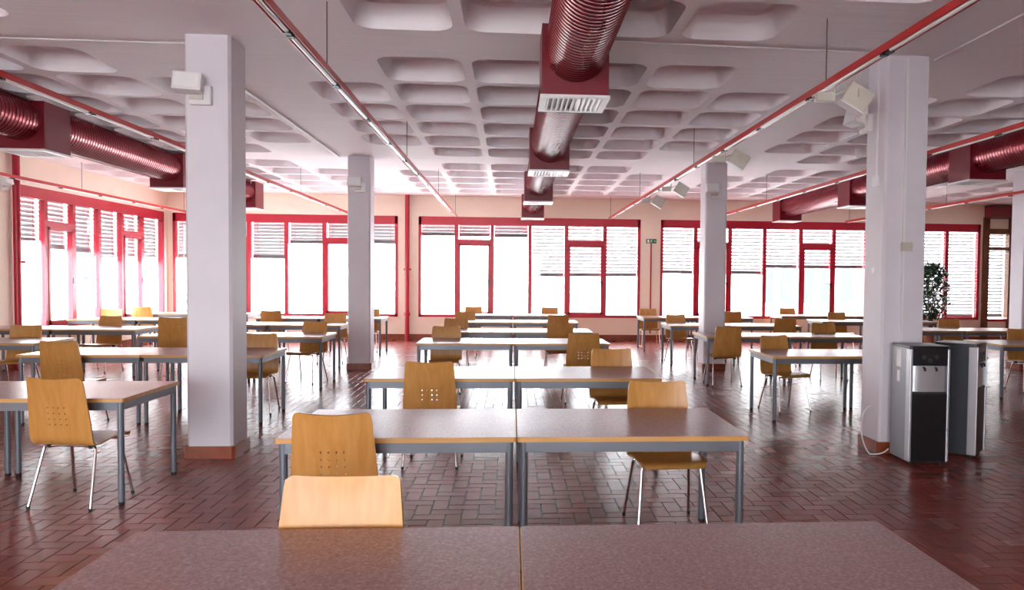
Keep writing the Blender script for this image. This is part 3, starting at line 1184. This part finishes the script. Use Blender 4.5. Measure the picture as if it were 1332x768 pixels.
# ------------------------------------------------------------------ emergency lamps and a speaker bracket on the columns
def wall_lamp(x, y, z, rz, label):
    w = empty('emergency_lamp', (x, y, z), rz)
    tag(w, label, 'lamp', 'emergency lamps on the columns')
    MB().box(-0.06, 0.12, -0.05, 0.0, -0.10, 0.06).build('back_box', 'plastic', w, bevel=0.006)
    T = Matrix.Translation((-0.03, -0.09, 0.06)) @ Matrix.Rotation(math.radians(-12), 4, 'X') @ Matrix.Rotation(math.radians(6), 4, 'Z')
    h = MB().box(-0.13, 0.10, -0.06, 0.05, -0.075, 0.085).xform(T).build('lamp_head', 'plastic', w, bevel=0.01)
    MB().box(-0.11, 0.08, -0.064, -0.058, -0.055, 0.065).xform(T).build('diffuser', 'paper', h)
    MB().box(-0.05, 0.06, -0.07, -0.045, -0.06, -0.03).build('bracket', 'beige', w)


p = at_y(258, 122, 6.678)
wall_lamp(p[0], 6.678, p[2], 0, 'white emergency lamp on the front of the near left column')
p = at_y(466, 243, 13.064)
wall_lamp(p[0], 13.064, p[2], 0, 'white emergency lamp on the distant left column')
p = at_y(928, 251, 13.064)
wall_lamp(p[0], 13.064, p[2], 0, 'white emergency lamp on the distant right column')
p = at_x(1128, 160, 3.378)
wall_lamp(3.378, p[1], p[2], math.radians(-90), 'white speaker bracket on the side of the near right column')  # a speaker bracket, built with the lamp's shape

p = at_x(28, 244, XL + 0.09)
wall_lamp(XL + 0.09, 12.98, p[2], math.radians(90), 'white emergency lamp on the left wall pilaster above the side window')
p = at_y(1323, 270, 13.064)
wall_lamp(9.24 + 0.10, 13.064, p[2], 0, 'white emergency lamp on the column at the right edge')

# ------------------------------------------------------------------ conduits and form joints on the ceiling
def conduit(pts, label, r=0.008, mat='plastic', name='conduit'):
    o_ = MB().tube(pts, r, 8).build(name, mat, smooth=True)
    tag(o_, label, 'pipe', None)
    return o_


conduit([(-8.2, 6.93, CEIL - 0.008), (-2.80, 6.93, CEIL - 0.008)], 'thin white form joint across the ceiling left of the near left column')  # a form joint of the ceiling, made as a thin tube
conduit([(0.85, 6.50, CEIL - 0.008), (3.2, 6.60, CEIL - 0.008)], 'thin white form joint across the ceiling left of the near right column')  # another form joint, drawn with the conduit tube
conduit([(-2.92, 7.4, CEIL - 0.016), (-2.92, 13.05, CEIL - 0.016)], 'thin white conduit on the ceiling between the two left columns', 0.016)
conduit([(3.86, 2.0, CEIL - 0.008), (3.86, 6.75, CEIL - 0.008)], 'thin white conduit on the ceiling above the water coolers')

# red pipes on the walls
def pipe(x, y, z0, z1, label):
    pr = empty('drain_pipe', (x, y, 0))
    tag(pr, label, 'pipe', 'red vertical pipes on the walls')
    MB().tube([(0, 0, z0), (0, 0, z1)], 0.055, 16).build('pipe', 'red', pr, smooth=True)
    MB().tube([(0, 0, 0.62), (0, 0, 0.70)], 0.072, 16).build('collar', 'red', pr, smooth=True)
    MB().box(-0.09, 0.09, 0.035, 0.07, 1.76, 1.80).build('clamp', 'red', pr)


pipe(-2.60, FAR - 0.075, 0, CEIL, 'red vertical pipe on the far wall between left and middle windows')
pipe(XL + 0.165, 13.22, 0, CEIL, 'dark red vertical pipe on the left wall pilaster')
# exit sign and its thin red cable
p = at_y(847, 314, FAR)
s = empty('exit_sign', (p[0], FAR, p[2]))
tag(s, 'small green running-man exit sign on the far wall', 'sign')
MB().box(-0.13, 0.13, -0.03, 0.0, -0.055, 0.055).build('panel', 'green', s)
yy = -0.031
MB().box(-0.105, -0.05, yy, -0.0301, -0.04, 0.04).build('door_symbol', 'signwhite', s)
man = [(-0.030, -0.040), (-0.018, -0.040), (-0.004, -0.018), (0.012, -0.026), (0.020, -0.016), (0.004, -0.004), (0.010, 0.010), (0.026, 0.006), (0.026, 0.016),
       (0.008, 0.026), (-0.014, 0.020), (-0.026, 0.004), (-0.018, 0.000), (-0.010, 0.006), (-0.014, -0.014)]
n_ = len(man)
mm = MB()
mm.v = [(a_, yy, b_) for a_, b_ in man] + [(a_, -0.0301, b_) for a_, b_ in man]
mm.f = [tuple(range(n_)), tuple(range(2 * n_ - 1, n_ - 1, -1))] + [(i_, n_ + i_, n_ + (i_ + 1) % n_, (i_ + 1) % n_) for i_ in range(n_)]
mo = mm.build('running_man', 'signwhite', s)
MB().tube([(0.014, yy, 0.036), (0.014, -0.0301, 0.036)], 0.009, 10).build('head', 'signwhite', mo)
mm = MB()
arr = [(0.060, -0.006), (0.085, -0.006), (0.085, -0.024), (0.110, 0.0), (0.085, 0.024), (0.085, 0.006), (0.060, 0.006)]
mm.v = [(a_, yy, b_) for a_, b_ in arr] + [(a_, -0.0301, b_) for a_, b_ in arr]
mm.f = [tuple(range(7)), tuple(range(13, 6, -1))] + [(i_, 7 + i_, 7 + (i_ + 1) % 7, (i_ + 1) % 7) for i_ in range(7)]
mm.build('arrow', 'signwhite', s)
conduit([(p[0], FAR - 0.015, p[2] - 0.06), (p[0], FAR - 0.015, 0.2)], 'thin red cable pipe below the green exit sign', 0.018, 'red')
# red alarm box and dark cabinet by the brown door
o = empty('alarm_box', (13.22, FAR - 0.05, 2.12))
tag(o, 'red fire alarm box beside the brown-framed door', 'alarm')
MB().box(-0.11, 0.11, -0.07, 0.0, -0.11, 0.11).build('housing', 'red', o, bevel=0.006)
MB().box(-0.06, 0.06, -0.075, -0.069, -0.06, 0.06).build('break_glass', 'signwhite', o)
o = empty('roller_shutter', (12.95, FAR - 0.05, 3.42))
tag(o, 'dark shutter box above the brown-framed door', 'shutter box')
MB().box(-0.55, 0.8, -0.22, 0.04, -0.14, 0.16).build('casing', 'box_red', o, bevel=0.01)
MB().box(-0.53, 0.78, -0.10, -0.04, -0.155, -0.139).build('bottom_bar', 'charcoal', o)

# ------------------------------------------------------------------ water coolers
def make_cooler(x, y, rz, label, side='cooler_grey'):
    """front faces local -Y; origin at the centre of the base"""
    c = empty('water_cooler', (x, y, 0), rz)
    tag(c, label, 'water cooler', 'water coolers at the near right column')
    W, D, H = 0.345, 0.36, 1.03
    hw, hd = W / 2, D / 2
    MB().box(-hw + 0.022, hw - 0.022, -hd + 0.035, hd, 0.02, H - 0.03).build('body', 'charcoal', c)
    for s_ in (-1, 1):
        a = [(s_ * hw, hd), (s_ * (hw - 0.02), hd), (s_ * (hw - 0.02), -hd + 0.03), (s_ * (hw - 0.012), -hd), (s_ * (hw - 0.004), -hd + 0.006), (s_ * hw, -hd + 0.03)]
        if s_ > 0:
            a = a[::-1]
        MB().prism(a, 0.025, H - 0.025).build('side_panel', side, c, bevel=0.003)
        x_a, x_b = sorted((s_ * (hw + 0.002), s_ * (hw - 0.021)))
        MB().box(x_a, x_b, -hd - 0.003, -hd + 0.075, 0.03, H - 0.027).build('front_trim', 'silver', c, bevel=0.006)
    MB().prism(rounded(W, D, 0.02, 4), H - 0.025, H).build('lid', 'black', c, smooth=True)
    MB().box(-hw + 0.02, hw - 0.02, -hd + 0.006, -hd + 0.04, 0.03, 0.62).build('lower_door', 'black', c, bevel=0.004)
    # tap recess: silver curved back, black floor
    m = MB()
    n = 10
    for i in range(n + 1):
        a = math.pi * i / n
        for z in (0.63, 0.86):
            m.v.append((-(hw - 0.025) * math.cos(a), -hd + 0.034 - 0.028 * math.sin(a) * 0.9, z))
    for i in range(n):
        m.f.append((2 * i, 2 * i + 2, 2 * i + 3, 2 * i + 1))
    m.build('tap_panel', 'silver', c, smooth=True)
    MB().box(-hw + 0.03, hw - 0.03, -hd + 0.001, -hd + 0.03, 0.615, 0.635).build('drip_tray', 'charcoal', c)
    tp = MB().box(-hw + 0.02, hw - 0.02, -hd + 0.002, -hd + 0.04, 0.86, H - 0.025).build('control_panel', 'black', c, bevel=0.004)
    for xx, zz in ((-0.055, 0.935), (0.055, 0.935), (0.0, 0.905)):
        b = MB().tube([(xx, -hd + 0.003, zz), (xx, -hd - 0.006, zz)], 0.018, 14)
        b.build('button', 'charcoal', tp, smooth=True)
    for xx in (-0.05, 0.05):
        MB().tube([(xx, -hd + 0.03, 0.845), (xx, -hd - 0.008, 0.84), (xx, -hd - 0.012, 0.815)], 0.010, 8).build('tap', 'black', c, smooth=True)
    for sx in (-1, 1):
        for sy in (-1, 1):
            MB().tube([(sx * 0.13, sy * 0.13, 0), (sx * 0.13, sy * 0.13, 0.025)], 0.018, 10).build('foot', 'rubber', c, smooth=True)
    return c, W, D, H


wc, W_, D_, H_ = make_cooler(3.600, 6.405, math.radians(-3), 'silver and black water cooler facing forward, at the column')
MB().box(-W_ / 2 - 0.002, -W_ / 2 - 0.0002, -0.005, 0.075, 0.83, 0.985).build('notice', 'paper', wc)
MB().box(-W_ / 2 - 0.002, -W_ / 2 - 0.0002, 0.01, 0.06, 0.70, 0.80).build('notice', 'paper', wc)
wc2, _, _, _ = make_cooler(4.135, 6.67, math.radians(45), 'shade-darkened water cooler turned away to the right, beside the silver one', 'charcoal')  # charcoal sides: the neighbour's grey panels with their shade put into the colour
# white power cord looping from the column to the floor
pts = bezier((3.355, 6.80, 0.42), (3.22, 6.76, 0.40), (3.17, 6.66, 0.12), (3.26, 6.61, 0.012), 14) + bezier((3.26, 6.61, 0.012), (3.33, 6.585, 0.008), (3.38, 6.585, 0.02), (3.43, 6.60, 0.06), 8)[1:]
o = MB().tube(pts, 0.006, 8).build('power_cord', 'plastic', smooth=True)
tag(o, 'white power cord looping beside the silver water cooler', 'cord')

# ------------------------------------------------------------------ plants
def make_ficus(x, y, label):
    p_ = empty('potted_plant', (x, y, 0))
    tag(p_, label, 'plant')
    pot = MB().tube([(0, 0, 0), (0, 0, 0.30), (0, 0, 0.34), (0, 0, 0.341)], [0.14, 0.19, 0.205, 0.19], 20).build('pot', 'pot', p_, smooth=True)
    MB().tube([(0, 0, 0.335), (0, 0, 0.345)], 0.18, 18).build('soil', 'soil', pot)
    tr = MB()
    tips = []
    for k in range(5):
        a = 2 * math.pi * k / 5 + 0.3
        q = bezier((0.03 * math.cos(a), 0.03 * math.sin(a), 0.33), (0.05 * math.cos(a), 0.05 * math.sin(a), 0.8), (0.10 * math.cos(a + 1), 0.10 * math.sin(a + 1), 1.2), (0.20 * math.cos(a), 0.20 * math.sin(a), 1.75), 8)
        tr.tube(q, [0.018 - 0.0015 * i for i in range(9)], 7)
        tips += q[3:]
    tr.build('trunk', 'bark', p_, smooth=True)
    lf = MB()
    r_ = random.Random(3)
    for k in range(1500):
        z = 0.60 + 1.40 * r_.random() ** 0.85
        rad = 0.44 * math.sin(math.pi * min(1, max(0.06, (z - 0.45) / 1.67))) ** 0.6 * math.sqrt(r_.random())
        a = r_.random() * 2 * math.pi
        c_ = Vector((rad * math.cos(a), rad * math.sin(a), z))
        M_ = Matrix.Translation(c_) @ Matrix.Rotation(r_.uniform(0, 6.28), 4, 'Z') @ Matrix.Rotation(r_.uniform(-0.3, 1.2), 4, 'X')
        L, w = r_.uniform(0.11, 0.16), r_.uniform(0.030, 0.042)
        s0 = len(lf.v)
        lf.v += [tuple(M_ @ Vector(q)) for q in ((0, 0, 0), (w, L * 0.4, -0.004), (0, L, -0.02), (-w, L * 0.4, -0.004), (0, L * 0.4, 0.006))]
        lf.f += [(s0, s0 + 1, s0 + 4), (s0 + 1, s0 + 2, s0 + 4), (s0 + 2, s0 + 3, s0 + 4), (s0 + 3, s0, s0 + 4)]
    tag(lf.build('foliage', 'leaf', p_), kind='stuff')


p = at_y(1216, 380, 18.3)
make_ficus(p[0], 18.45, 'leafy dark green potted tree by the far-right window')


def make_twigs(x, y, label):
    p_ = empty('potted_plant', (x, y, 0))
    tag(p_, label, 'plant')
    pot = MB().tube([(0, 0, 0), (0, 0, 0.30), (0, 0, 0.32)], [0.12, 0.16, 0.165], 18).build('pot', 'pot', p_, smooth=True)
    MB().tube([(0, 0, 0.318), (0, 0, 0.326)], 0.15, 18).build('soil', 'soil', pot)
    r_ = random.Random(5)
    for k in range(9):
        a, l = r_.uniform(0, 6.28), r_.uniform(0.10, 0.28)
        h = r_.uniform(1.0, 1.65)
        q = bezier((0.03 * math.cos(a), 0.03 * math.sin(a), 0.3), (0.05 * math.cos(a), 0.05 * math.sin(a), 0.7), (l * 0.6 * math.cos(a), l * 0.6 * math.sin(a), h * 0.8), (l * math.cos(a), l * math.sin(a), h), 7)
        m = MB().tube(q, [0.010 - 0.001 * i for i in range(8)], 6)
        for j in (4, 5, 6):
            b = np.array(q[j])
            a2 = r_.uniform(0, 6.28)
            m.tube([tuple(b), tuple(b + np.array((0.07 * math.cos(a2), 0.07 * math.sin(a2), 0.12)))], [0.004, 0.002], 5)
        m.build('twig', 'bark', p_, smooth=True)


make_twigs(-7.72, 18.35, 'bare twiggy potted plant in the far left corner')

# ------------------------------------------------------------------ outside
o = MB().box(-90, 110, -60, 140, -1.3, -0.9).build('ground', 'ground')
tag(o, kind='structure')


def building(x0, x1, y, h, mat, wins, label):
    b = empty('building', ((x0 + x1) / 2, y, -0.9))
    tag(b, label, 'building')
    cx_ = (x0 + x1) / 2
    MB().box(x0 - cx_, x1 - cx_, 0, 8, 0, h).build('wall', mat, b)
    MB().box(x0 - cx_ - 0.2, x1 - cx_ + 0.2, -0.2, 8.2, h, h + 0.3).build('roof', mat, b)
    for wx0, wx1, z0, z1 in wins:
        w = MB().box(wx0 - cx_, wx1 - cx_, -0.06, 0.02, z0 + 0.9, z1 + 0.9).build('window', 'blind_rail', b)
        MB().box(wx0 - cx_ + 0.08, wx1 - cx_ - 0.08, -0.07, -0.055, z0 + 0.98, z1 + 0.82).build('pane', 'farglass', w)
    return b


wins = [(15.0 + 1.25 * k, 15.95 + 1.25 * k, 0.15, 2.35) for k in range(5)]
building(12.0, 34.0, 45, 9.0, 'facade', wins, 'pale building seen through the right window of the far wall')
building(-27.5, -20.5, 44, 5.0, 'facade2', [(-26.4 + 1.8 * k, -25.3 + 1.8 * k, 1.2, 2.9) for k in range(3)], 'peach building seen through the left wall window')
